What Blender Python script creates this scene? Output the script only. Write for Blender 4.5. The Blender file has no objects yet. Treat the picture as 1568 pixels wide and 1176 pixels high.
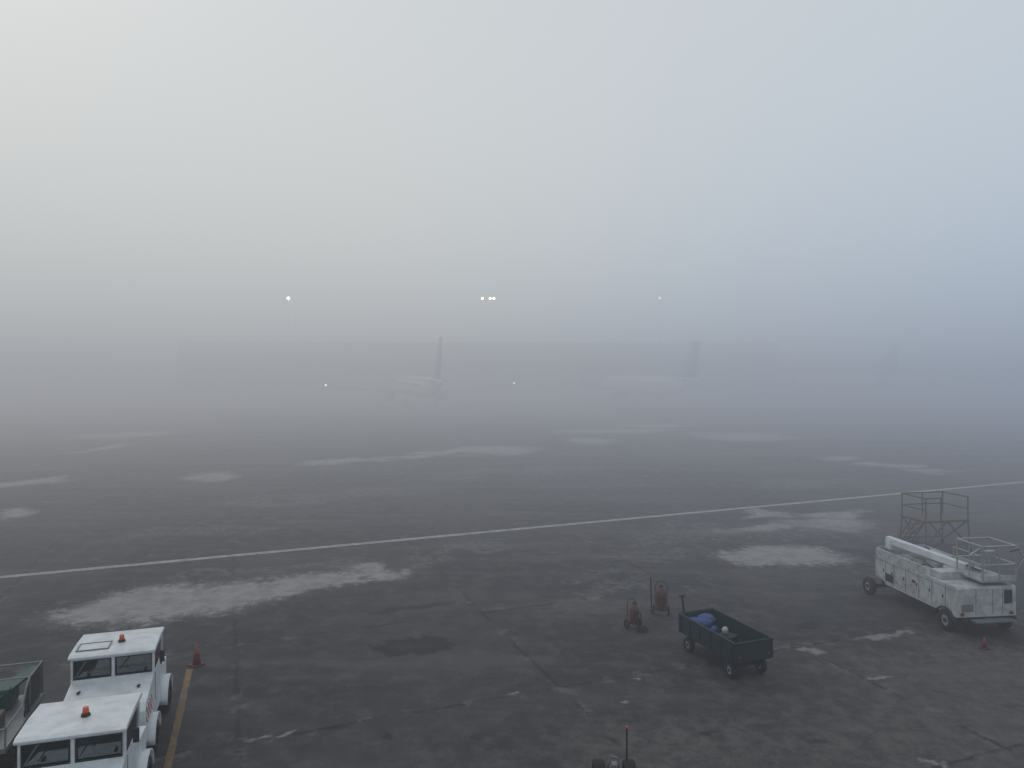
import bpy, bmesh, math, random
import numpy as np
from mathutils import Vector, Matrix
random.seed(4)
S = bpy.context.scene
S.view_settings.view_transform = 'Standard'
S.view_settings.look = 'None'
S.view_settings.exposure = 0
D = bpy.data

# ---------------------------------------------------------------- materials
def pmat(name, col, rough=0.6, metal=0.0, dirt=0.25, dscale=3.0, emis=None, spec=0.5):
    m = D.materials.new(name); m.use_nodes = True
    nt = m.node_tree; b = nt.nodes['Principled BSDF']
    b.inputs['Roughness'].default_value = rough
    b.inputs['Metallic'].default_value = metal
    b.inputs['Specular IOR Level'].default_value = spec
    if dirt > 0:
        tc = nt.nodes.new('ShaderNodeTexCoord')
        n = nt.nodes.new('ShaderNodeTexNoise'); n.inputs['Scale'].default_value = dscale
        n.inputs['Detail'].default_value = 6; n.inputs['Roughness'].default_value = 0.65
        nt.links.new(tc.outputs['Object'], n.inputs['Vector'])
        r = nt.nodes.new('ShaderNodeMapRange')
        r.inputs['From Min'].default_value = 0.38; r.inputs['From Max'].default_value = 0.75
        nt.links.new(n.outputs['Fac'], r.inputs['Value'])
        mx = nt.nodes.new('ShaderNodeMix'); mx.data_type = 'RGBA'
        mx.inputs[6].default_value = (*col, 1)
        k = 1 - dirt
        mx.inputs[7].default_value = (col[0]*k, col[1]*k*0.98, col[2]*k*0.94, 1)
        nt.links.new(r.outputs[0], mx.inputs[0])
        nt.links.new(mx.outputs[2], b.inputs['Base Color'])
    else:
        b.inputs['Base Color'].default_value = (*col, 1)
    if emis:
        b.inputs['Emission Color'].default_value = (*emis[0], 1)
        b.inputs['Emission Strength'].default_value = emis[1]
        m.cycles.emission_sampling = 'NONE'
    return m

M = {}
M['white'] = pmat('white_paint', (0.66, 0.71, 0.75), 0.45, dirt=0.32, dscale=2.5)
M['fusel'] = pmat('airliner_white_paint', (0.85, 0.86, 0.87), 0.4, dirt=0.1, dscale=.5)
M['white2'] = pmat('weathered_white_paint', (0.46, 0.49, 0.51), 0.6, dirt=0.55, dscale=3.5)
M['grey'] = pmat('grey_steel', (0.22, 0.23, 0.24), 0.5, 0.4)
M['galv'] = pmat('galvanised_steel', (0.36, 0.38, 0.39), 0.5, 0.4)
M['rust'] = pmat('rusty_brown_steel', (0.10, 0.085, 0.075), 0.7)
M['black'] = pmat('black_rubber', (0.012, 0.012, 0.013), 0.8, dirt=0.1)
M['dark'] = pmat('dark_void', (0.02, 0.022, 0.025), 0.7)
M['green'] = pmat('dark_teal_paint', (0.006, 0.026, 0.036), 0.55, dirt=0.4)
M['green2'] = pmat('green_paint', (0.02, 0.09, 0.07), 0.5, dirt=0.5)
M['red'] = pmat('red_paint', (0.22, 0.03, 0.025), 0.5, dirt=0.3)
M['dred'] = pmat('dull_red_paint', (0.10, 0.028, 0.026), 0.6, dirt=0.4)
M['orange'] = pmat('orange_plastic', (0.45, 0.09, 0.03), 0.4, dirt=0.15)
M['amber'] = pmat('amber_lens', (0.50, 0.09, 0.03), 0.2, dirt=0)
M['blue'] = pmat('blue_tarpaulin', (0.015, 0.05, 0.20), 0.5)
M['lens'] = pmat('lamp_lens', (0.6, 0.62, 0.62), 0.15, dirt=0)
M['navy'] = pmat('navy_tail_paint', (0.10, 0.11, 0.16), 0.4)
M['bldg'] = pmat('terminal_cladding', (0.12, 0.125, 0.13), 0.8, dscale=0.1)
M['bglass'] = pmat('terminal_glass', (0.03, 0.035, 0.04), 0.2, dirt=0)
M['lampW'] = pmat('floodlight_glow', (1, 1, 1), 0.5, dirt=0, emis=((1, 0.98, 0.95), 170))
M['lampY'] = pmat('warm_floodlight_glow', (1, 1, 1), 0.5, dirt=0, emis=((1, 0.86, 0.42), 110))
M['lampF'] = pmat('faint_floodlight_glow', (1, 1, 1), 0.5, dirt=0, emis=((0.95, 1, 0.85), 8))
M['lampN'] = pmat('navigation_light', (1, 1, 1), 0.5, dirt=0, emis=((0.95, 1, 0.85), 6))

def glass(name):
    m = D.materials.new(name); m.use_nodes = True
    nt = m.node_tree; nt.nodes.remove(nt.nodes['Principled BSDF'])
    out = nt.nodes['Material Output']
    t = nt.nodes.new('ShaderNodeBsdfTransparent'); t.inputs[0].default_value = (0.6, 0.68, 0.68, 1)
    g = nt.nodes.new('ShaderNodeBsdfGlossy'); g.inputs['Roughness'].default_value = 0.05
    g.inputs[0].default_value = (0.9, 0.95, 1, 1)
    f = nt.nodes.new('ShaderNodeFresnel'); f.inputs[0].default_value = 1.9
    x = nt.nodes.new('ShaderNodeMixShader')
    nt.links.new(f.outputs[0], x.inputs[0]); nt.links.new(t.outputs[0], x.inputs[1]); nt.links.new(g.outputs[0], x.inputs[2])
    nt.links.new(x.outputs[0], out.inputs['Surface'])
    return m
M['glass'] = glass('cab_glass')

def checker():
    m = D.materials.new('red_white_checker'); m.use_nodes = True
    nt = m.node_tree; b = nt.nodes['Principled BSDF']
    tc = nt.nodes.new('ShaderNodeTexCoord'); c = nt.nodes.new('ShaderNodeTexChecker')
    mp = nt.nodes.new('ShaderNodeMapping'); mp.inputs['Location'].default_value = (0.013, 0.013, 0.013)
    c.inputs['Scale'].default_value = 10
    c.inputs['Color1'].default_value = (0.33, 0.03, 0.03, 1); c.inputs['Color2'].default_value = (0.65, 0.65, 0.65, 1)
    nt.links.new(tc.outputs['Object'], mp.inputs[0]); nt.links.new(mp.outputs[0], c.inputs['Vector'])
    nt.links.new(c.outputs[0], b.inputs['Base Color'])
    return m
M['check'] = checker()

# ---------------------------------------------------------------- mesh helpers
def obj(name, me, mat, parent=None, smooth=False):
    o = D.objects.new(name, me); S.collection.objects.link(o)
    if mat: me.materials.append(mat)
    if parent: o.parent = parent
    if smooth:
        for p in me.polygons: p.use_smooth = True
    return o

def empty(name, loc, rz=0):
    o = D.objects.new(name, None); S.collection.objects.link(o)
    o.location = loc; o.rotation_euler = (0, 0, math.radians(rz)); o.empty_display_size = 0.3
    return o

def box(name, c, s, mat, parent=None, rot=(0, 0, 0), bevel=0.0):
    bm = bmesh.new(); bmesh.ops.create_cube(bm, size=1)
    bmesh.ops.scale(bm, vec=s, verts=bm.verts)
    if bevel > 0:
        bmesh.ops.bevel(bm, geom=bm.edges[:], offset=bevel, segments=2, profile=0.7, affect='EDGES')
    me = D.meshes.new(name); bm.to_mesh(me); bm.free()
    o = obj(name, me, mat, parent); o.location = c; o.rotation_euler = rot
    return o

def boxes(name, lst, mat, parent=None):
    bm = bmesh.new()
    for c, s in lst:
        bmesh.ops.create_cube(bm, size=1, matrix=Matrix.Translation(c) @ Matrix.Diagonal((*s, 1)))
    me = D.meshes.new(name); bm.to_mesh(me); bm.free()
    return obj(name, me, mat, parent)

def tube(name, pts, r, mat, parent=None, seg=8, closed=False):
    bm = bmesh.new()
    for pl in pts:
        pl = [Vector(p) for p in pl]
        if closed: pl = pl + [pl[0]]
        for a, b in zip(pl[:-1], pl[1:]):
            d = b - a; L = d.length
            if L < 1e-5: continue
            q = d.to_track_quat('Z', 'Y').to_matrix().to_4x4()
            mt = Matrix.Translation((a+b)/2) @ q
            bmesh.ops.create_cone(bm, cap_ends=True, segments=seg, radius1=r, radius2=r, depth=L + r*0.6, matrix=mt)
    me = D.meshes.new(name); bm.to_mesh(me); bm.free()
    return obj(name, me, mat, parent, smooth=False)

def cone(name, a, b, r1, r2, mat, parent=None, seg=20, smooth=True):
    a, b = Vector(a), Vector(b); d = b-a
    bm = bmesh.new()
    mt = Matrix.Translation((a+b)/2) @ d.to_track_quat('Z', 'Y').to_matrix().to_4x4()
    bmesh.ops.create_cone(bm, cap_ends=True, segments=seg, radius1=r1, radius2=r2, depth=d.length, matrix=mt)
    me = D.meshes.new(name); bm.to_mesh(me); bm.free()
    o = obj(name, me, mat, parent)
    if smooth:
        for p in me.polygons: p.use_smooth = len(p.vertices) == 4
    return o

def prism(name, prof, x0, x1, mat, parent=None, bevel=0.0):
    bm = bmesh.new()
    va = [bm.verts.new((x0, y, z)) for y, z in prof]; vb = [bm.verts.new((x1, y, z)) for y, z in prof]
    n = len(prof)
    bm.faces.new(va); bm.faces.new(vb[::-1])
    for i in range(n): bm.faces.new((va[i], vb[i], vb[(i+1) % n], va[(i+1) % n]))
    bmesh.ops.recalc_face_normals(bm, faces=bm.faces)
    if bevel > 0: bmesh.ops.bevel(bm, geom=bm.edges[:], offset=bevel, segments=2, profile=0.7, affect='EDGES')
    me = D.meshes.new(name); bm.to_mesh(me); bm.free()
    return obj(name, me, mat, parent)

def loft(name, rings, mat, parent=None):
    bm = bmesh.new(); vr = [[bm.verts.new(p) for p in r] for r in rings]
    n = len(rings[0])
    for a, b in zip(vr[:-1], vr[1:]):
        for i in range(n): bm.faces.new((a[i], a[(i+1) % n], b[(i+1) % n], b[i]))
    bm.faces.new(vr[0]); bm.faces.new(vr[-1][::-1])
    bmesh.ops.recalc_face_normals(bm, faces=bm.faces)
    me = D.meshes.new(name); bm.to_mesh(me); bm.free()
    return obj(name, me, mat, parent, smooth=True)

def ball(name, c, r, mat, parent=None, s=(1, 1, 1)):
    bm = bmesh.new(); bmesh.ops.create_icosphere(bm, subdivisions=3, radius=r)
    bmesh.ops.scale(bm, vec=s, verts=bm.verts)
    me = D.meshes.new(name); bm.to_mesh(me); bm.free()
    o = obj(name, me, mat, parent, smooth=True); o.location = c
    return o

def wheel(name, x, y, r, w, parent, hub=None):
    prof = [(-w/2, r*0.55), (-w/2, r*0.88), (-w*0.36, r*0.98), (-w*0.15, r), (w*0.15, r), (w*0.36, r*0.98), (w/2, r*0.88), (w/2, r*0.55)]
    bm = bmesh.new(); N = 28; rr = []
    for i in range(N):
        a = 2*math.pi*i/N
        rr.append([bm.verts.new((px, pr*math.cos(a), pr*math.sin(a))) for px, pr in prof])
    for i in range(N):
        A, B = rr[i], rr[(i+1) % N]
        for j in range(len(prof)-1): bm.faces.new((A[j], A[j+1], B[j+1], B[j]))
    bmesh.ops.recalc_face_normals(bm, faces=bm.faces)
    me = D.meshes.new(name); bm.to_mesh(me); bm.free()
    o = obj(name, me, M['black'], parent, smooth=True); o.location = (x, y, r)
    cone(name+'_rim', (x-w*0.32, y, r), (x+w*0.32, y, r), r*0.56, r*0.56, hub or M['galv'], parent)
    cone(name+'_hub', (x-w*0.48, y, r), (x+w*0.48, y, r), r*0.2, r*0.2, M['dark'], parent)

# ---------------------------------------------------------------- ground
def build_ground():
    xs = np.concatenate([[-2500, -400, -120], np.arange(-62, -18, .5), np.arange(-18, 18, .11), np.arange(18, 75, .5), [120, 400, 2500]])
    ys = np.concatenate([[-300, 0, 8], np.arange(11, 26, .11), np.arange(26, 45, .22), np.arange(45, 112, .6), [160, 400, 4000]])
    nx, ny = len(xs), len(ys)
    X, Y = np.meshgrid(xs, ys)
    X = X.ravel(); Y = Y.ravel()
    co = np.stack([X, Y, np.zeros_like(X)], 1).astype(np.float32)
    i, j = np.meshgrid(np.arange(nx-1), np.arange(ny-1))
    a = (j*nx+i).ravel()
    faces = np.stack([a, a+1, a+1+nx, a+nx], 1).astype(np.int32)
    me = D.meshes.new('airport_apron_ground')
    me.vertices.add(len(co)); me.vertices.foreach_set('co', co.ravel())
    nf = len(faces); me.loops.add(nf*4); me.loops.foreach_set('vertex_index', faces.ravel())
    me.polygons.add(nf); me.polygons.foreach_set('loop_start', np.arange(0, nf*4, 4, dtype=np.int32))
    me.polygons.foreach_set('loop_total', np.full(nf, 4, dtype=np.int32))
    me.update(calc_edges=True); me.validate()
    rs = np.random.RandomState(7)
    lat = rs.rand(8, 256, 256)
    def vnoise(x, y, k):
        xi = np.floor(x).astype(int); yi = np.floor(y).astype(int); fx = x-xi; fy = y-yi
        fx = fx*fx*(3-2*fx); fy = fy*fy*(3-2*fy); g = lat[k]
        A = g[yi % 256, xi % 256]; B = g[yi % 256, (xi+1) % 256]; C = g[(yi+1) % 256, xi % 256]; E = g[(yi+1) % 256, (xi+1) % 256]
        return (A*(1-fx)+B*fx)*(1-fy)+(C*(1-fx)+E*fx)*fy
    def fbm(x, y, k, o=4):
        s = 0; am = 1; t = 0
        for q in range(o):
            s = s+am*vnoise(x*2**q+q*17.3, y*2**q+q*9.1, (k+q) % 8); t += am; am *= .6
        return s/t - .5
    def field(name, lst, sc, amp, k):
        x = X + fbm(X*sc, Y*sc, k)*amp; y = Y + fbm(X*sc+50, Y*sc+31, k+3)*amp
        d = np.full(X.shape, 9.0)
        for (cx, cy, rx, ry, rot) in lst:
            r = math.radians(rot); dx = x-cx; dyy = y-cy
            u = (dx*math.cos(r)+dyy*math.sin(r))/rx; v = (-dx*math.sin(r)+dyy*math.cos(r))/ry
            d = np.minimum(d, np.sqrt(u*u+v*v))
        at = me.attributes.new(name, 'FLOAT', 'POINT'); at.data.foreach_set('value', d.astype(np.float32))
    field('brown', [(10, 14.5, 10.5, 6.5, 20), (3, 13, 8, 3.2, 15), (14, 20, 6, 2.5, 25)], .5, 6, 0)
    field('stain_dark', [(9.2, 22.8, .55, .35, 20), (-2.67, 16.0, .14, .22, 0),
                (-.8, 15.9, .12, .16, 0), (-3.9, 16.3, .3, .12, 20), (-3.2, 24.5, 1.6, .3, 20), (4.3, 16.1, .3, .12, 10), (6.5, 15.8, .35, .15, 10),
                (14.3, 22.0, 1.4, 1.2, 0), (-7.5, 13.5, 1.0, 1.5, 0), (5.7, 20.0, .6, 1.2, 20)], 2.0, .5, 1)  # last three: darker patches by trailer and tractor and under the cart
    field('oval', [(-2.85, 21.1, 1.1, .62, 12)], 1.5, .7, 2)
    field('near', [(-11.6, 25.0, 3.1, 2.0, 12), (-9.6, 26.0, 3.2, 1.6, 22), (-7.4, 27.6, 2.6, 1.2, 28), (-13.4, 24.6, 1.6, 1.5, 0), (11.3, 31.2, 2.7, 1.6, 8)], .40, 2.4, 3)
    field('far', [(16.7, 37.3, 2.8, 1.9, 25), (14.2, 40.5, 2.4, 1.2, 25), (18.3, 40, 2.0, 1.2, 0), (-5.3, 28.9, 1.5, .7, 20), (12.5, 35.5, 2.6, .8, 20),
           (-26.9, 39.4, 1.8, 1.9, 20), (-33.9, 50.9, 3.4, 2.2, 25), (-22.6, 53.9, 2.0, 2.4, 20),
           (-13.4, 62.0, 4.0, 1.2, 25), (-9, 65, 3, 1.0, 20), (-1.5, 69.7, 4.0, 3.4, 20), (-6, 68, 4, 1.5, 15), (26.4, 83.9, 5.6, 5, 10), (28, 63.5, 2.6, 2.0, 20),
           (30.5, 59, 3, 1.2, 10), (31, 55.9, 1.8, 1.3, 10), (-45, 86, 5, 4, 20), (-40, 72, 1.4, 4, -20), (12.5, 90.6, 8, 3.0, 15), (9, 79, 3, 3, 0),
           (19.5, 99, 7, 3, 10)], .25, 6, 4)
    field('halo', [(8.6, 35.5, 3.6, 2.5, 25), (-2, 32.5, 2.8, 1.2, 25), (3, 27, 3, .9, 60), (5.7, 31.5, 2.5, 1, 20), (14, 36, 6, 3, 22), (-9, 29, 5, .8, 22),
                (20, 50, 6, 2, 22), (-12, 45, 8, 2, 22), (0, 56, 9, 2, 22), (-15, 36, 4, 1.2, 30)], .5, 5, 5)
    field('flecks', [(10.8, 21.8, .85, .20, 14), (8.45, 20.7, .26, .22, 0), (8.1, 20.9, .16, .12, 0), (-5.4, 15.9, .32, .10, 15), (-4.9, 16.1, .2, .08, 25), (0, 18, .26, .09, 15),
                (11.7, 22.1, .5, .12, 30), (3.2, 18.9, .15, .08, 20), (9.4, 19.0, .4, .08, 20), (2.7, 17.6, .14, .09, 0), (-1.5, 17.2, .22, .08, 20), (8.5, 14.9, .2, .1, 0)], 3.0, .5, 6)

    m = D.materials.new('apron_asphalt'); m.use_nodes = True
    nt = m.node_tree; N = nt.nodes; L = nt.links; b = N['Principled BSDF']
    pos = N.new('ShaderNodeNewGeometry').outputs['Position']
    def noise(sc, det=6, ro=0.6, vec=pos):
        n = N.new('ShaderNodeTexNoise'); n.noise_dimensions = '2D'; n.inputs['Scale'].default_value = sc
        n.inputs['Detail'].default_value = det; n.inputs['Roughness'].default_value = ro
        L.new(vec, n.inputs['Vector']); return n.outputs['Fac']
    def rng(v, a, bb, c=0, d=1, sm=True):
        r = N.new('ShaderNodeMapRange')
        if sm: r.interpolation_type = 'SMOOTHSTEP'
        for k, val in zip(('From Min', 'From Max', 'To Min', 'To Max'), (a, bb, c, d)): r.inputs[k].default_value = val
        L.new(v, r.inputs['Value']); return r.outputs[0]
    def math_(op, a, bb=None):
        n = N.new('ShaderNodeMath'); n.operation = op
        for i, v in enumerate((a, bb)):
            if v is None: continue
            if isinstance(v, (int, float)): n.inputs[i].default_value = v
            else: L.new(v, n.inputs[i])
        return n.outputs[0]
    def mix(f, a, bb, mode='MIX'):
        n = N.new('ShaderNodeMix'); n.data_type = 'RGBA'; n.blend_type = mode
        if isinstance(f, (int, float)): n.inputs[0].default_value = f
        else: L.new(f, n.inputs[0])
        for i, v in ((6, a), (7, bb)):
            if isinstance(v, tuple): n.inputs[i].default_value = (*v, 1)
            else: L.new(v, n.inputs[i])
        return n.outputs[2]
    def attr(nm):
        n = N.new('ShaderNodeAttribute'); n.attribute_name = nm; return n.outputs['Fac']
    n1 = noise(0.12, 3, 0.6); n2 = noise(1.3, 6, 0.7); n3 = noise(35, 2, 0.7); n4 = noise(0.6, 6, .75)
    col = mix(rng(n1, 0.35, 0.65), (0.035, 0.036, 0.041), (0.051, 0.051, 0.056))
    col = mix(rng(n2, 0.42, 0.80), col, (0.078, 0.076, 0.079))
    col = mix(rng(n2, 0.22, 0.45, .7, 0), col, (0.030, 0.030, 0.033))
    ms = N.new('ShaderNodeMapping'); ms.inputs['Rotation'].default_value = (0, 0, math.radians(-22)); ms.inputs['Scale'].default_value = (.10, .45, 1)
    L.new(pos, ms.inputs[0])
    st = noise(1.0, 4, .6, ms.outputs[0])
    col = mix(rng(st, .45, .75, 0, .40), col, (0.105, 0.103, 0.105))
    n5 = noise(2.6, 6, .75)
    mask = math_('MULTIPLY', rng(attr('brown'), 0.4, 1.3, 1, 0), rng(n5, 0.30, 0.72, .25, 1))
    col = mix(math_('MULTIPLY', mask, 0.75), col, (0.115, 0.104, 0.098))
    sp = N.new('ShaderNodeSeparateXYZ'); L.new(pos, sp.inputs[0])
    c21, s21 = math.cos(math.radians(21)), math.sin(math.radians(21))
    wob = rng(n4, 0, 1, -.15, .15, False)
    u = math_('ADD', math_('ADD', math_('MULTIPLY', sp.outputs['X'], c21), math_('MULTIPLY', sp.outputs['Y'], s21)), -(1.2*c21+18.4*s21))
    v = math_('ADD', math_('ADD', math_('MULTIPLY', sp.outputs['X'], -s21), math_('MULTIPLY', sp.outputs['Y'], c21)), -(-1.2*s21+18.4*c21))
    jx = math_('PINGPONG', math_('ADD', u, wob), 3.75); jy = math_('PINGPONG', math_('ADD', v, wob), 3.0)
    j = math_('MINIMUM', jx, jy)
    jm = math_('MULTIPLY', rng(j, 0.02, 0.10, 1, 0), rng(n4, 0.42, 0.60))
    col = mix(math_('MULTIPLY', jm, 0.65), col, (0.018, 0.018, 0.02))
    jl = math_('MULTIPLY', rng(j, 0.08, 0.28, 1, 0), rng(n2, 0.55, 0.66))
    col = mix(math_('MULTIPLY', jl, 0.5), col, (0.13, 0.125, 0.125))
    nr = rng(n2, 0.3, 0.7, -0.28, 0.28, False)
    col = mix(rng(math_('ADD', attr('stain_dark'), nr), 0.4, 1.25, 0.65, 0), col, (0.018, 0.018, 0.02))
    ov = math_('ADD', attr('oval'), rng(n5, .3, .7, -.2, .2, False))
    ring = math_('MULTIPLY', rng(ov, 0.3, 0.9, 0.6, 1), rng(ov, 0.8, 1.35, 1, 0))
    col = mix(math_('MULTIPLY', ring, 0.75), col, (0.013, 0.013, 0.015))
    pc = mix(rng(n2, .35, .7), (0.31, 0.307, 0.303), (0.22, 0.218, 0.215))
    nr2 = rng(n5, 0.3, 0.7, -0.26, 0.26, False)
    col = mix(rng(math_('ADD', attr('near'), nr2), 0.60, 1.30, 0.88, 0), col, pc)
    col = mix(rng(math_('ADD', attr('far'), nr2), 0.35, 1.40, 0.85, 0), col, pc)
    col = mix(math_('MULTIPLY', rng(attr('halo'), 0.5, 1.2, 0.30, 0), rng(n5, .35, .6)), col, (0.20, 0.20, 0.20))
    col = mix(rng(math_('ADD', attr('flecks'), nr2), 0.4, 1.3, 0.70, 0), col, (0.26, 0.25, 0.245))
    col = mix(0.35, col, mix(rng(n3, 0.3, 0.7), (0.30, 0.30, 0.30), (0.72, 0.72, 0.72)), 'OVERLAY')
    L.new(col, b.inputs['Base Color'])
    b.inputs['Roughness'].default_value = .85
    b.inputs['Specular IOR Level'].default_value = 0.25
    obj('airport_apron_ground', me, m)
build_ground()

def line_strip(name, a, b, w, z, col, lo, hi, n=60):
    a, b = Vector(a), Vector(b); d = (b-a).normalized(); p = Vector((-d.y, d.x))
    v = []; f = []
    for i in range(n+1):
        c = a + (b-a)*i/n
        for s in (-1, 1):
            q = c + p*s*(w/2 + random.uniform(-.012, .012)); v.append((q.x, q.y, z))
        if i: f.append((2*i-2, 2*i-1, 2*i+1, 2*i))
    me = D.meshes.new(name); me.from_pydata(v, [], f)
    m = D.materials.new(name+'_worn_paint'); m.use_nodes = True
    nt = m.node_tree; bs = nt.nodes['Principled BSDF']
    g = nt.nodes.new('ShaderNodeNewGeometry'); nz = nt.nodes.new('ShaderNodeTexNoise')
    nz.inputs['Scale'].default_value = 2.2; nz.inputs['Detail'].default_value = 9; nz.inputs['Roughness'].default_value = .75
    nt.links.new(g.outputs['Position'], nz.inputs['Vector'])
    r = nt.nodes.new('ShaderNodeMapRange'); r.inputs['From Min'].default_value = lo; r.inputs['From Max'].default_value = hi
    nt.links.new(nz.outputs['Fac'], r.inputs['Value'])
    mx = nt.nodes.new('ShaderNodeMix'); mx.data_type = 'RGBA'
    mx.inputs[6].default_value = (*col, 1); mx.inputs[7].default_value = (0.055, 0.054, 0.056, 1)
    nt.links.new(r.outputs[0], mx.inputs[0]); nt.links.new(mx.outputs[2], bs.inputs['Base Color'])
    bs.inputs['Roughness'].default_value = .8
    obj(name, me, m)
line_strip('white_apron_line', (-70, 6.7), (120, 86.5), 0.38, 0.004, (0.36, 0.37, 0.37), 0.42, 0.8, 200)
line_strip('yellow_lead_line', (-8.50, 19.5), (-4.4, 7.6), 0.15, 0.004, (0.22, 0.13, 0.048), 0.36, 0.70)

# ---------------------------------------------------------------- baggage tractors
def tractor(loc, rz, hatch):
    T = empty('airport_tow_tractor', loc, rz)
    W = M['white']; hw = .78
    prism('body', [(-1.72, .42), (-1.74, 1.12), (-1.62, 1.26), (-.64, 1.44), (.62, 1.44), (.66, 1.12), (1.32, 1.08), (1.36, .42)], -hw, hw, W, T, .03)
    box('chassis', (0, -.18, .34), (1.2, 2.9, .2), M['dark'], T)
    box('front_bumper', (0, -1.80, .5), (1.5, .12, .2), M['black'], T, bevel=.02)
    box('grille', (0, -1.745, .88), (.8, .03, .34), M['dark'], T)
    boxes('grille_bars', [((0, -1.765, .76+i*.06), (.78, .015, .018)) for i in range(5)], M['galv'], T)
    for s in (-1, 1):
        cone('headlight_%d' % s, (s*.58, -1.72, .92), (s*.58, -1.78, .92), .09, .09, M['lens'], T)
        box('hood_latch_%d' % s, (s*.55, -1.05, 1.375), (.05, .16, .03), M['dark'], T, rot=(-.18, 0, 0))
        wheel('front_wheel_%d' % s, s*.80, -1.12, .33, .22, T, M['white2'])
        wheel('rear_wheel_%d' % s, s*.80, .78, .37, .25, T, M['white2'])
        for wn, wy, wr in (('front', -1.12, .42), ('rear', .78, .46)):
            rings = []
            for i in range(13):
                a = math.pi*i/12
                cy, cz = wy+math.cos(a)*wr, .34+math.sin(a)*wr
                dy, dz = math.cos(a)*.03, math.sin(a)*.03
                xi, xo = s*.70, s*.93
                rings.append([(xi, cy, cz), (xo, cy, cz), (xo, cy+dy, cz+dz), (xi, cy+dy, cz+dz)])
            loft('%s_fender_%d' % (wn, s), rings, W, T)
        box('checker_panel_%d' % s, (s*.787, -1.30, .98), (.012, .70, .34), M['check'], T)
        box('post_f_%d' % s, (s*.76, -.60, 1.68), (.06, .06, .50), W, T)
        box('post_r_%d' % s, (s*.76, .56, 1.68), (.06, .06, .50), W, T)
        box('side_glass_%d' % s, (s*.765, -.02, 1.68), (.008, 1.10, .46), M['glass'], T)
        box('door_handle_%d' % s, (s*.80, .35, 1.3), (.03, .14, .03), M['dark'], T)
        box('door_seam_%d' % s, (s*.783, -.45, 1.1), (.008, .015, .6), M['dark'], T)
    tube('mirror_arm', [[(.78, -.52, 1.80), (.90, -.50, 1.80)]], .012, M['dark'], T)
    box('mirror', (.92, -.50, 1.74), (.10, .05, .24), M['dark'], T, bevel=.015)
    box('post_center', (0, -.615, 1.68), (.06, .05, .50), W, T)
    box('sill', (0, -.62, 1.455), (1.56, .08, .05), W, T)
    box('header', (0, -.62, 1.90), (1.56, .06, .05), W, T)
    box('rear_header', (0, .58, 1.90), (1.56, .05, .05), W, T)
    for s in (-1, 1):
        box('windshield_%d' % s, (s*.39, -.61, 1.68), (.70, .008, .42), M['glass'], T)
        boxes('gasket_%d' % s, [((cx, -.648, cz), (sx, .01, sz)) for cx, cz, sx, sz in ((s*.39, 1.49, .70, .02), (s*.39, 1.87, .70, .02), (s*.39-.34, 1.68, .02, .36), (s*.39+.34, 1.68, .02, .36))], M['dark'], T)
        tube('wiper_%d' % s, [[(s*.3, -.665, 1.85), (s*.3-.18, -.665, 1.6)]], .008, M['dark'], T)
    box('rear_glass', (0, .575, 1.68), (1.46, .008, .42), M['glass'], T)
    box('cab_floor', (0, -.02, 1.447), (1.45, 1.12, .006), M['grey'], T)
    for s in (-1, 1):
        box('seat_%d' % s, (s*.38, .25, 1.56), (.46, .12, .30), M['grey'], T, rot=(-.15, 0, 0), bevel=.04)
    bm = bmesh.new()
    N1, N2 = 20, 6; R, r = .17, .015; vs = []
    for i in range(N1):
        a = 2*math.pi*i/N1
        vs.append([bm.verts.new(((R+r*math.cos(2*math.pi*j/N2))*math.cos(a), (R+r*math.cos(2*math.pi*j/N2))*math.sin(a), r*math.sin(2*math.pi*j/N2))) for j in range(N2)])
    for i in range(N1):
        for j in range(N2): bm.faces.new((vs[i][j], vs[(i+1) % N1][j], vs[(i+1) % N1][(j+1) % N2], vs[i][(j+1) % N2]))
    me = D.meshes.new('steering_wheel'); bm.to_mesh(me); bm.free()
    o = obj('steering_wheel', me, M['dark'], T, True); o.location = (.38, -.32, 1.62); o.rotation_euler = (.9, 0, 0)
    prism('roof', [(-.74, 1.93), (-.75, 1.975), (-.66, 2.01), (0, 2.03), (.62, 2.005), (.70, 1.97), (.69, 1.93)], -.82, .82, W, T, .018)
    if hatch:
        boxes('roof_hatch_rim', [((-.42, -.50, 2.03), (.62, .025, .02)), ((-.42, -.08, 2.03), (.62, .025, .02)), ((-.72, -.29, 2.03), (.025, .39, .02)), ((-.12, -.29, 2.03), (.025, .39, .02))], M['grey'], T)
    cone('beacon_base', (.08, -.15, 2.02), (.08, -.15, 2.06), .075, .07, M['dark'], T)
    cone('beacon_lens', (.08, -.15, 2.06), (.08, -.15, 2.17), .055, .045, M['amber'], T)
    box('rear_hitch', (0, 1.45, .45), (.2, .22, .14), M['black'], T)
    tube('exhaust', [[(-.6, .75, 1.05), (-.6, .75, 1.55)]], .03, M['rust'], T)
    tube('tow_hooks', [[(-.2, -1.86, .5), (-.2, -1.95, .5), (.2, -1.95, .5), (.2, -1.86, .5)]], .02, M['dark'], T)
    tube('hood_handle', [[(-.12, -1.5, 1.29), (-.12, -1.5, 1.33), (.12, -1.5, 1.33), (.12, -1.5, 1.29)]], .01, M['dark'], T)
    return T
tractor((-8.58, 16.15, 0), 18, True)
tractor((-7.40, 12.75, 0), 17, False)

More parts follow.
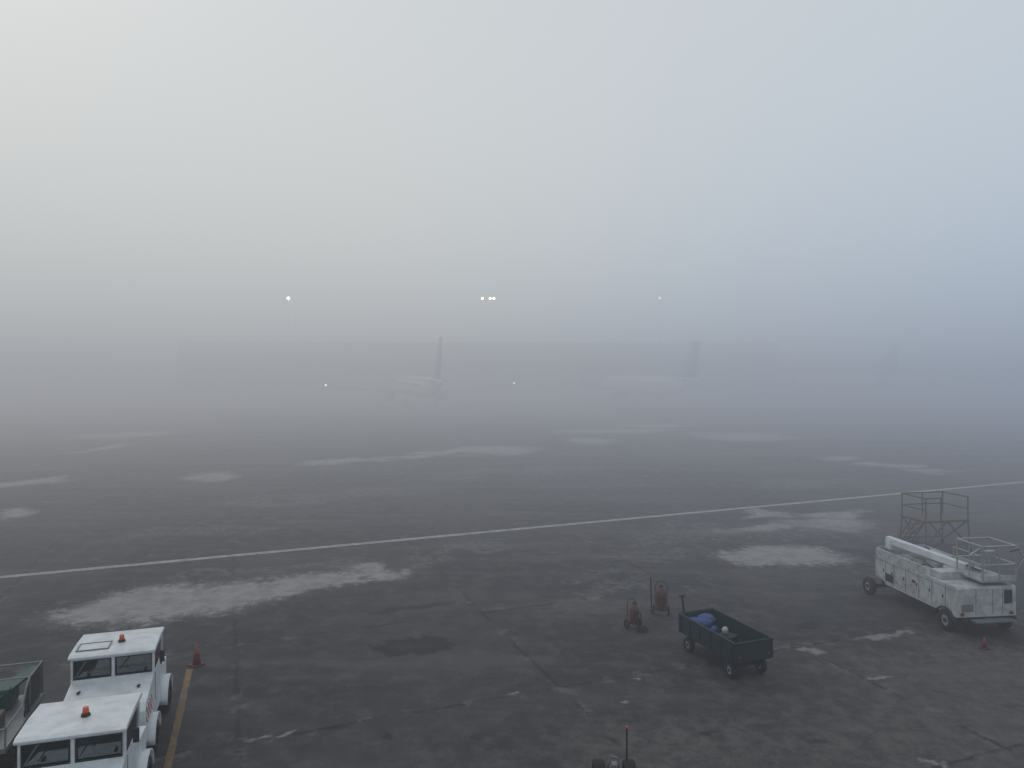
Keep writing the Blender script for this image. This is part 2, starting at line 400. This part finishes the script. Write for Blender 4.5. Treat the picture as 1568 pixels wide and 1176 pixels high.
# ---------------------------------------------------------------- cart at the left edge
def dolly():
    T = empty('baggage_dolly_with_rails', (-10.90, 15.3, 0), 18)
    box('deck', (0, 0, .55), (1.5, 2.6, .10), M['grey'], T, bevel=.01)
    box('frame_rail', (0, 0, .45), (.9, 2.5, .1), M['dark'], T)
    for s in (-1, 1):
        for y in (-.85, .85): wheel('wheel_%d_%d' % (s, int(y*10)), s*.68, y, .26, .18, T, M['galv'])
    pts = []
    for s in (-1, 1):
        pts.append([(s*.72, 1.25, .6), (s*.72, 1.25, 1.30), (s*.72, 1.18, 1.35), (s*.72, .3, 1.35), (s*.72, .05, 1.22), (s*.72, -.15, .95), (s*.72, -1.2, .95), (s*.72, -1.25, .6)])
        pts.append([(s*.72, .3, .6), (s*.72, .3, 1.35)])
    pts.append([(-.72, 1.25, 1.32), (.72, 1.25, 1.32)])
    pts.append([(-.72, .3, 1.35), (.72, .3, 1.35)]); pts.append([(-.72, -1.25, .95), (.72, -1.25, .95)])
    tube('rails', pts, .020, M['grey'], T)
    prism('clear_hood_side', [(.02, .62), (.02, 1.18), (.3, 1.33), (1.2, 1.33), (1.23, .62)], .700, .708, M['glass'], T)
    box('green_side_panel', (.68, .62, .66), (.02, 1.1, .14), M['green2'], T)
    box('green_chute', (.15, .62, 1.0), (.35, 1.5, .05), M['green2'], T, rot=(.35, 0, -.7), bevel=.01)
    box('green_engine_cover', (-.15, .8, .85), (.9, .7, .45), M['green2'], T, bevel=.05)
    box('machinery', (-.1, -.5, .75), (1.0, .8, .30), M['rust'], T, bevel=.05)
    cone('drum', (-.4, -1.0, .78), (.4, -1.0, .78), .2, .2, M['galv'], T)
    tube('drawbar', [[(-.3, -1.3, .5), (0, -2.0, .35), (.3, -1.3, .5)]], .03, M['dark'], T)
dolly()

# ---------------------------------------------------------------- baggage cart
def cart():
    T = empty('baggage_cart', (5.72, 20.0, 0), 21)
    G = M['green']; L, Wd = 2.5, 1.15
    box('floor', (0, 0, .50), (Wd-.04, L-.04, .06), G, T)
    box('side_left', (-Wd/2, 0, .73), (.04, L, .50), G, T, bevel=.008)
    box('side_right', (Wd/2, 0, .73), (.04, L, .50), G, T, bevel=.008)
    box('end_front', (0, -L/2+.02, .73), (Wd-.05, .04, .495), G, T, bevel=.008)
    box('end_back', (0, L/2-.02, .73), (Wd-.05, .04, .495), G, T, bevel=.008)
    r = []
    for s in (-1, 1):
        r.append([(s*Wd/2, -L/2, .985), (s*Wd/2, L/2, .985)]); r.append([(-Wd/2, s*L/2, .985), (Wd/2, s*L/2, .985)])
    tube('top_rim', r, .025, G, T)
    for s in (-1, 1):
        boxes('ribs_%d' % s, [((s*(Wd/2+.03), -L/2+.1+i*(L-.2)/5, .73), (.025, .04, .46)) for i in range(6)], G, T)
        wheel('front_wheel_%d' % s, s*.47, -.92, .20, .14, T); wheel('rear_wheel_%d' % s, s*.47, .92, .20, .14, T)
        box('axle_beam_%d' % s, (0, s*.92, .30), (.8, .08, .12), M['black'], T)
    box('turntable', (0, .92, .41), (.6, .6, .08), M['black'], T)
    box('longitudinal', (0, 0, .42), (.15, 2.2, .08), M['black'], T)
    tube('raised_drawbar', [[(-.30, 1.32, .45), (-.40, 1.36, 1.42)], [(-.48, 1.36, 1.42), (-.32, 1.36, 1.42)]], .03, M['dark'], T)
    box('reflector_l', (-.45, -L/2-.006, .62), (.08, .02, .05), M['red'], T)
    box('reflector_r', (.45, -L/2-.006, .62), (.08, .02, .05), M['red'], T)
    for k, (x, y, z, sc) in enumerate(((-.12, .80, .80, .24), (.12, .95, .84, .22), (-.28, .95, .82, .18), (.05, .6, .68, .16))):
        o = ball('blue_tarp_%d' % k, (x, y, z), sc, M['blue'], T, (1.3, 1.1, .55))
        for v in o.data.vertices: v.co *= 1+random.uniform(-.12, .12)
    o = ball('white_bag', (.05, .0, .83), .10, M['white2'], T, (.9, .8, 1.1))
    for v in o.data.vertices: v.co *= 1+random.uniform(-.06, .06)
    box('crate', (.1, -.05, .62), (.4, .4, .22), M['dark'], T, rot=(0, 0, .4), bevel=.02)
cart()

# ---------------------------------------------------------------- cones
def tcone(x, y, h):
    T = empty('traffic_cone', (x, y, 0), random.uniform(0, 80))
    box('base', (0, 0, .02), (h*.55, h*.55, .04), M['dred'], T, bevel=.008)
    cone('cone', (0, 0, .04), (0, 0, h), h*.2, h*.045, M['red'], T)
    cone('collar', (0, 0, h*.5), (0, 0, h*.62), h*.13, h*.105, M['dred'], T)
tcone(-8.42, 19.75, .56)
tcone(13.35, 20.9, .33)

# ---------------------------------------------------------------- wheeled extinguishers
def extinguisher(x, y, rz, h, rad, tall):
    T = empty('wheeled_fire_extinguisher', (x, y, 0), rz)
    rings = []
    for z, r in ((.14, .5), (.17, .9), (.24, 1), (h-.22, 1), (h-.14, .9), (h-.08, .6), (h-.05, .25), (h, .22)):
        rings.append([(math.cos(2*math.pi*i/18)*rad*r, math.sin(2*math.pi*i/18)*rad*r, z) for i in range(18)])
    loft('cylinder', rings, M['dred'], T)
    for s in (-1, 1): wheel('wheel_%d' % s, s*(rad+.08), .08, .15, .05, T, M['dred'])
    pts = [[(s*(rad+.03), .10, .12), (s*(rad+.03), .14, h*.98), (s*.09, .2, h*1.12)] for s in (-1, 1)]
    pts += [[(-.09, .2, h*1.12), (.09, .2, h*1.12)], [(-rad-.06, .08, .15), (rad+.06, .08, .15)]]
    tube('handle_frame', pts, .016, M['dred'], T)
    ring = [(math.cos(a/16*2*math.pi)*.13, -rad-.03, .55*h+.13*math.sin(a/16*2*math.pi)) for a in range(17)]
    tube('hose', [ring], .018, M['black'], T)
    box('valve', (0, 0, h+.02), (.1, .06, .06), M['dark'], T, bevel=.01)
    if tall: tube('discharge_wand', [[(-rad-.14, .02, .05), (-rad-.17, .02, tall)]], .022, M['dark'], T)
extinguisher(3.72, 22.5, 25, .76, .14, 0)
extinguisher(4.78, 23.7, -10, .92, .16, 1.2)
def chocks():
    T = empty('wheel_chock', (3.92, 22.25, 0), 30)
    prism('wedge', [(-.13, 0), (.13, 0), (.04, .16), (-.04, .16)], -.13, .13, M['black'], T, .01)
    tube('rope', [[(.13, 0, .1), (.3, .1, .03), (.42, .05, .03)]], .012, M['rust'], T)
chocks()

# ---------------------------------------------------------------- tow bar at the bottom edge
def towbar():
    T = empty('aircraft_tow_bar', (1.93, 14.06, 0), 0)
    wheel('wheel_l', -.28, 0, .25, .22, T, M['dark']); wheel('wheel_r', .30, 0, .25, .22, T, M['dark'])
    tube('axle', [[(-.33, 0, .24), (.33, 0, .24)]], .03, M['dark'], T)
    tube('shaft', [[(0, .2, .26), (0, -3.2, .26)]], .045, M['grey'], T)
    box('pump_block', (.02, .0, .38), (.12, .14, .14), M['grey'], T, bevel=.02)
    tube('bracket', [[(-.12, .05, .26), (-.04, .05, .56), (.08, .05, .52), (.12, .05, .26)]], .014, M['grey'], T)
    tube('flag_pole', [[(.24, -.05, .3), (.25, -.02, 1.11)]], .018, M['dark'], T)
    cone('marker_tip', (.25, -.02, 1.11), (.25, -.02, 1.16), .024, .020, M['orange'], T)
towbar()

# ---------------------------------------------------------------- de-icing / lift trailer
def deicer():
    T = empty('aircraft_deicing_trailer', (13.90, 24.0, 0), 7)
    W = M['white2']; hw = .97
    box('chassis', (0, 0, .46), (1.5, 3.9, .16), M['dark'], T)
    prism('body', [(-1.98, .52), (-1.98, 1.36), (-1.92, 1.42), (1.9, 1.42), (1.98, 1.36), (1.98, .70), (1.5, .62), (1.4, .52)], -hw, hw, W, T, .02)
    box('tray_wall_l', (-hw+.03, .7, 1.54), (.05, 2.5, .24), W, T, bevel=.01)
    box('tray_wall_r', (hw-.03, .7, 1.54), (.05, 2.5, .24), W, T, bevel=.01)
    box('tray_wall_back', (0, 1.93, 1.56), (1.8, .05, .28), W, T, bevel=.01)
    box('cabinet', (-.45, -.9, 1.53), (.8, .5, .22), W, T, bevel=.02)
    box('cabinet2', (.1, .1, 1.52), (.7, .5, .20), M['galv'], T, bevel=.02)
    box('tank_cover', (.45, 1.1, 1.55), (.7, 1.2, .26), W, T, bevel=.05)
    cone('filler_cap', (-.5, .9, 1.42), (-.5, .9, 1.56), .14, .14, M['galv'], T)
    cone('filler_cap2', (.45, 1.3, 1.68), (.45, 1.3, 1.76), .12, .12, M['dark'], T)
    for i, y in enumerate((-1.5, -.9, -.3, .35, .95, 1.4)):
        box('side_seam_%d' % i, (-hw-.002, y, .98), (.008, .018, .74), M['grey'], T)
        box('side_latch_%d' % i, (-hw-.01, y+.1, 1.0), (.02, .03, .09), M['dark'], T)
    box('side_seam_h', (-hw-.004, 0, 1.3), (.008, 3.9, .012), M['grey'], T)
    box('side_recess', (-hw-.003, 1.2, .80), (.01, .42, .26), M['dark'], T)
    box('side_placard', (-hw-.004, -.05, 1.05), (.008, .16, .09), M['dred'], T)
    for i, x in enumerate((-.35, .2, .52)):
        box('front_seam_%d' % i, (x, -1.983, .97), (.012, .008, .76), M['grey'], T)
    box('front_window', (.70, -1.986, 1.10), (.26, .012, .40), M['dark'], T)
    box('front_grille', (-.62, -1.986, .8), (.38, .012, .22), M['grey'], T)
    for s in (-1, 1): cone('tail_lamp_%d' % s, (s*.8, -1.97, .62), (s*.8, -2.02, .62), .05, .05, M['red'], T)
    box('step', (.1, -2.12, .45), (1.3, .26, .05), M['grey'], T, bevel=.01)
    for s in (-1, 1):
        wheel('front_wheel_%d' % s, s*.93, -1.52, .32, .20, T, M['galv'])
        wheel('rear_wheel_%d' % s, s*1.14, 2.05, .30, .20, T, M['galv'])
        rings = []
        for i in range(11):
            a = math.pi*(.05+.9*i/10); cy, cz = -1.52+math.cos(a)*.40, .30+math.sin(a)*.40
            rings.append([(s*.9, cy, cz), (s*1.05, cy, cz), (s*1.05, cy*1+.0, cz+.02), (s*.9, cy, cz+.02)])
        loft('mudguard_%d' % s, rings, M['dark'], T)
    box('rear_axle', (0, 2.05, .30), (2.2, .1, .12), M['dark'], T)
    tube('drawbar', [[(-.4, 1.95, .5), (0, 3.3, .4), (.4, 1.95, .5)]], .04, M['dark'], T)
    a, b = Vector((-.60, 1.85, 1.96)), Vector((.25, -.85, 1.68))
    d = b-a; mid = (a+b)/2
    o = box('boom_lower', mid, (.22, d.length, .22), M['white'], T, bevel=.02)
    o.rotation_euler = d.to_track_quat('-Y', 'Z').to_euler()
    a2, b2 = Vector((-.28, 1.55, 1.78)), Vector((.62, -1.2, 1.60)); d2 = b2-a2
    o = box('boom_upper', (a2+b2)/2, (.13, d2.length, .13), M['white2'], T, bevel=.015); o.rotation_euler = d2.to_track_quat('-Y', 'Z').to_euler()
    box('boom_knuckle', (-.48, 1.72, 1.82), (.42, .26, .34), M['white'], T, bevel=.03)
    cone('boom_turret', (.1, -.35, 1.42), (.1, -.35, 1.62), .26, .22, M['galv'], T)
    tube('hydraulic_ram', [[(-.30, .9, 1.66), (.12, -.35, 1.58)]], .04, M['galv'], T)
    tube('hoses', [[(-.6, 1.6, 1.98), (-.3, .8, 1.92), (-.1, .2, 1.85), (.15, -.7, 1.78), (.45, -1.2, 1.66)], [(-.8, .2, 1.45), (-.55, -.1, 1.62), (-.4, -.4, 1.48), (-.7, -.5, 1.46)]], .022, M['dark'], T)
    x0, x1, y0, y1, z0 = -.15, .95, -2.0, -.95, 1.56
    box('basket_floor', ((x0+x1)/2, (y0+y1)/2, z0), (x1-x0, y1-y0, .05), M['galv'], T)
    box('basket_kick_f', ((x0+x1)/2, y0, z0+.10), (x1-x0, .02, .16), M['white2'], T)
    box('basket_kick_l', (x0, (y0+y1)/2, z0+.10), (.02, y1-y0, .16), M['white2'], T)
    P = []
    for z in (z0+.5, z0+1.05):
        P.append([(x0, y0, z), (x1, y0, z), (x1, y1, z), (x0, y1, z), (x0, y0, z)])
    for x, y in ((x0, y0), (x1, y0), (x1, y1), (x0, y1), ((x0+x1)/2, y0), ((x0+x1)/2, y1), (x0, (y0+y1)/2)):
        P.append([(x, y, z0), (x, y, z0+1.05)])
    P.append([(x0-.25, y0+.2, z0+.75), (x0, y0+.1, z0+.98)]); P.append([(x1, y0, z0+1.05), (x1+.2, y0-.1, z0+.7), (x1, y0, z0+.3)])
    tube('basket_rails', P, .028, M['galv'], T)
    box('basket_control_box', (x0+.3, y0+.1, z0+.80), (.32, .16, .22), M['galv'], T, bevel=.02)
    tube('spray_nozzle', [[(x1-.2, y0, z0+.9), (x1-.1, y0-.25, z0+1.05)]], .04, M['grey'], T)
    tube('guard_rail', [[(.93, -.8, 1.42), (.93, -.8, 1.95), (.93, .6, 1.95), (.93, .6, 1.42)]], .02, M['galv'], T)
deicer()

# ---------------------------------------------------------------- maintenance stand
def stand():
    T = empty('maintenance_platform_stand', (18.45, 32.3, 0), 12)
    R = []; w, l, h = 1.05, .7, 1.35
    for x in (-w, w):
        for y in (-l, l):
            R.append([(x*1.05, y*1.1, .12), (x, y, h), (x, y, h+1.0)])
        R.append([(x, -l, h+1), (x, l, h+1)]); R.append([(x, -l, h+.5), (x, l, h+.5)])
        R.append([(x, -l, .2), (x, l, h)]); R.append([(x, l, .2), (x, -l, h)])
    for y in (-l, l):
        R.append([(-w, y, .3), (0, y, h)]); R.append([(w, y, .3), (0, y, h)])
        R.append([(-w, y, h), (w, y, h)]); R.append([(-w, y, .35), (w, y, .35)])
    R.append([(-w, l, h+1), (w, l, h+1)]); R.append([(-w, l, h+.5), (w, l, h+.5)]); R.append([(0, l, h), (0, l, h+1)]); R.append([(-w, -l, h+1), (-.3, -l, h+1)]); R.append([(-.3, -l, h), (-.3, -l, h+1)])
    tube('frame', R, .028, M['rust'], T)
    box('deck', (0, 0, h), (2*w+.1, 2*l+.1, .09), M['rust'], T)
    for i in range(5):
        t = i/5
        box('step_%d' % i, (0, l+.9-.8*t, .2+t*1.15), (.8, .25, .03), M['rust'], T)
    tube('stair_stringers', [[(x, l+1.0, .08), (x, l, h)] for x in (-.42, .42)], .025, M['rust'], T)
    for x in (-w, w):
        for y in (-l, l): wheel('castor_%d_%d' % (x > 0, y > 0), x*1.05, y*1.1, .1, .06, T)
stand()

# ---------------------------------------------------------------- airliners
def airliner(loc, rz, sc=1.0, lights=True):
    T = empty('parked_airliner', loc, rz); T.scale = (sc, sc, sc)
    rings = []
    prof = [(-19.5, .05, 3.1), (-19.2, .55, 3.15), (-18.4, 1.05, 3.3), (-17, 1.55, 3.45), (-15, 1.85, 3.58), (-12, 1.9, 3.6), (6, 1.9, 3.6), (10, 1.7, 3.8), (14, 1.2, 4.2), (17, .7, 4.6), (18.8, .3, 4.9), (19.1, .1, 4.95)]
    for y, r, z in prof:
        rings.append([(math.cos(2*math.pi*i/24)*r, y, z+math.sin(2*math.pi*i/24)*r*1.05) for i in range(24)])
    loft('fuselage', rings, M['fusel'], T)
    for s in (-1, 1):
        R = []
        for x, yl, c, z, t in ((1.2, -4.2, 7.2, 2.6, .45), (5.8, -.9, 4.6, 2.95, .28), (17.0, 4.8, 1.7, 3.9, .10), (17.5, 5.3, 1.4, 4.6, .06), (17.7, 6.3, .8, 6.0, .04)):
            R.append([(s*x, yl, z), (s*x, yl+c*.3, z+t), (s*x, yl+c, z), (s*x, yl+c*.3, z-t)])
        loft('wing_%d' % s, R, M['galv'], T)
        R = []
        for x, yl, c, z, t in ((.4, 14.3, 3.6, 5.0, .15), (6.5, 17.6, 1.4, 5.5, .05)):
            R.append([(s*x, yl, z), (s*x, yl+c*.3, z+t), (s*x, yl+c, z), (s*x, yl+c*.3, z-t)])
        loft('tailplane_%d' % s, R, M['fusel'], T)
        R = []
        for y, r in ((-4.6, .85), (-4.3, 1.05), (-2.8, 1.08), (-1.2, .85), (-.4, .5)):
            R.append([(s*5.0+math.cos(2*math.pi*i/18)*r, y, 1.75+math.sin(2*math.pi*i/18)*r) for i in range(18)])
        loft('engine_%d' % s, R, M['navy'], T)
        box('pylon_%d' % s, (s*5.0, -1.6, 2.65), (.3, 3.0, .5), M['galv'], T)
        cone('gear_leg_%d' % s, (s*2.8, 1.2, .5), (s*2.6, 1.2, 2.6), .14, .16, M['grey'], T)
        wheel('main_wheel_%d' % s, s*2.8, 1.2, .55, .8, T)
        if lights: ball('tip_light_%d' % s, (s*17.3, 4.7, 4.2), .20, M['lampN'], T)
    cone('nose_gear_leg', (0, -15, .4), (0, -15, 2.3), .1, .12, M['grey'], T); wheel('nose_wheel', 0, -15, .38, .4, T)
    R = []
    for z, yl, c, t in ((4.9, 10.2, 7.3, .2), (6.3, 12.7, 5.6, .2), (12.3, 17.1, 2.3, .08)):
        R.append([(0, yl, z), (t, yl+c*.35, z), (0, yl+c, z), (-t, yl+c*.35, z)])
    loft('tail_fin', R, M['navy'], T)
    prism('cockpit_window', [(-18.55, 3.95), (-17.9, 4.45), (-17.5, 4.4), (-18.1, 3.95)], -.95, .95, M['dark'], T)
    boxes('cabin_windows', [((s*1.86, -13+i*.82, 4.1), (.06, .26, .36)) for i in range(28) for s in (-1, 1)], M['dark'], T)
airliner((-18.5, 147, 0), 198.4, 1.06)
airliner((29.0, 160, 0), 200, 1.04, False)
airliner((80.0, 186, 0), 203, 1.04, False)

# ---------------------------------------------------------------- terminal across the apron
def terminal():
    T = empty('airport_terminal_building', (0, 190, 0), 0)
    box('main_block', (-9, 12, 6.6), (154, 24, 13.2), M['bldg'], T)
    box('parapet', (-9, 12, 13.6), (155, 25, .8), M['bldg'], T)
    box('low_wing', (115, 28, 4), (90, 18, 8), M['bldg'], T)
    box('glazing', (-9, -.1, 8.3), (150, .3, 4.2), M['bglass'], T)
    box('lower_glazing', (-9, -.1, 2.4), (150, .3, 3.0), M['bglass'], T)
    boxes('piers', [((-84+i*6, -.45, 6.6), (.7, .6, 13.0)) for i in range(26)], M['bldg'], T)
    box('canopy', (-9, -2.6, 5.3), (150, 3.6, .5), M['grey'], T)
terminal()

# ---------------------------------------------------------------- floodlight masts
def mast(x, y, h, lamps, mat, r):
    T = empty('floodlight_mast', (x, y, 0))
    cone('pole', (0, 0, 0), (0, 0, h+.6), .14, .07, M['galv'], T)
    box('crossarm', (0, 0, h+.2), (max(1.6, 2*max(abs(l) for l in lamps)+.6), .12, .12), M['galv'], T)
    for i, l in enumerate(lamps):
        box('lamp_housing_%d' % i, (l, .05, h), (.8, .5, .5), M['grey'], T)
        ball('lamp_%d' % i, (l, -.3, h), r, mat, T, (1, .5, 1))
mast(-60.4, 200, 26.2, [0], M['lampW'], .36)
mast(-6.3, 200, 26.2, [-1.7, .4, 1.4], M['lampY'], .30)
mast(39.9, 200, 26.3, [0], M['lampF'], .34)

# ---------------------------------------------------------------- fog bank
def fog():
    b = box('fog_bank', (0, 370, 26), (1400, 900, 55.9), None)
    m = D.materials.new('glowing_fog_volume'); m.use_nodes = True
    nt = m.node_tree; N = nt.nodes; L = nt.links; N.remove(N['Principled BSDF']); out = N['Material Output']
    g = N.new('ShaderNodeNewGeometry'); sp = N.new('ShaderNodeSeparateXYZ'); L.new(g.outputs['Position'], sp.inputs[0])
    def rng(v, a, bb, c, d, sm=False):
        r = N.new('ShaderNodeMapRange')
        if sm: r.interpolation_type = 'SMOOTHSTEP'
        for k, val in zip(('From Min', 'From Max', 'To Min', 'To Max'), (a, bb, c, d)): r.inputs[k].default_value = val
        L.new(v, r.inputs['Value']); return r.outputs[0]
    def mul(a, b2):
        n = N.new('ShaderNodeMath'); n.operation = 'MULTIPLY'
        for i, v in enumerate((a, b2)):
            if isinstance(v, (int, float)): n.inputs[i].default_value = v
            else: L.new(v, n.inputs[i])
        return n.outputs[0]
    dy = rng(sp.outputs['Y'], 8, 42, .0030, .0210, True)
    dz = rng(sp.outputs['Z'], 14, 54, 1.0, .28)
    dens = mul(dy, dz)
    ab = N.new('ShaderNodeVolumeAbsorption'); ab.inputs['Color'].default_value = (0, 0, 0, 1)
    L.new(dens, ab.inputs['Density'])
    em = N.new('ShaderNodeEmission')  # fog glows by itself, standing in for light scattered inside it
    cr = N.new('ShaderNodeValToRGB'); e = cr.color_ramp.elements
    stops = [(0, (.270, .280, .312)), (8, (.345, .360, .395)), (14, (.455, .480, .515)), (22, (.585, .612, .635)), (36, (.70, .715, .712))]  # sky light put into the glow colour: brighter with height
    e[0].position = 0; e[0].color = (*stops[0][1], 1); e[1].position = stops[-1][0]/56; e[1].color = (*stops[-1][1], 1)
    for z, c in stops[1:-1]:
        q = e.new(z/56); q.color = (*c, 1)
    L.new(rng(sp.outputs['Z'], 0, 56, 0, 1), cr.inputs[0])
    mx = N.new('ShaderNodeMix'); mx.data_type = 'RGBA'
    mx.inputs[6].default_value = (1.03, 1.02, .98, 1); mx.inputs[7].default_value = (.74, .87, 1.05, 1)  # sun-side light put into the glow tint: warm left, bluer right
    L.new(rng(sp.outputs['X'], -30, 85, 0, 1, True), mx.inputs[0])
    mm = N.new('ShaderNodeMix'); mm.data_type = 'RGBA'; mm.blend_type = 'MULTIPLY'; mm.inputs[0].default_value = 1
    L.new(cr.outputs[0], mm.inputs[6]); L.new(mx.outputs[2], mm.inputs[7])
    L.new(mm.outputs[2], em.inputs['Color']); L.new(dens, em.inputs['Strength'])
    ad = N.new('ShaderNodeAddShader'); L.new(ab.outputs[0], ad.inputs[0]); L.new(em.outputs[0], ad.inputs[1])
    L.new(ad.outputs[0], out.inputs['Volume'])
    b.data.materials.clear(); b.data.materials.append(m)
    m.cycles.volume_step_rate = 1.0
fog()

# ---------------------------------------------------------------- sky, sun, camera
w = D.worlds.new('World'); S.world = w; w.use_nodes = True
nt = w.node_tree; bg = nt.nodes['Background']
sk = nt.nodes.new('ShaderNodeTexSky'); sk.sky_type = 'NISHITA'; sk.sun_disc = False
sun_el, sun_az = math.radians(42), math.radians(-48)
sk.sun_elevation = sun_el; sk.sun_rotation = sun_az
sk.air_density = 1.0; sk.dust_density = 3.0; sk.ozone_density = 1.0
mx = nt.nodes.new('ShaderNodeMix'); mx.data_type = 'RGBA'; mx.inputs[0].default_value = .72
mx.inputs[7].default_value = (6.8, 7.15, 7.4, 1)
nt.links.new(sk.outputs[0], mx.inputs[6]); nt.links.new(mx.outputs[2], bg.inputs['Color'])
bg.inputs['Strength'].default_value = 0.1

sd = D.lights.new('sun', 'SUN'); sd.energy = 0.5; sd.angle = math.radians(40); sd.color = (1, .97, .92)
so = D.objects.new('sun', sd); S.collection.objects.link(so)
dirv = Vector((math.sin(sun_az)*math.cos(sun_el), math.cos(sun_az)*math.cos(sun_el), math.sin(sun_el)))
so.rotation_euler = dirv.to_track_quat('Z', 'Y').to_euler(); so.location = (0, 0, 60)

cd = D.cameras.new('camera'); cam = D.objects.new('camera', cd); S.collection.objects.link(cam)
cd.sensor_width = 36; cd.lens = 26.0; cd.shift_y = -28/1568; cd.clip_end = 5000; cd.clip_start = .05
cam.location = (0, 0, 8); cam.rotation_euler = (math.radians(90), 0, 0)
S.camera = cam
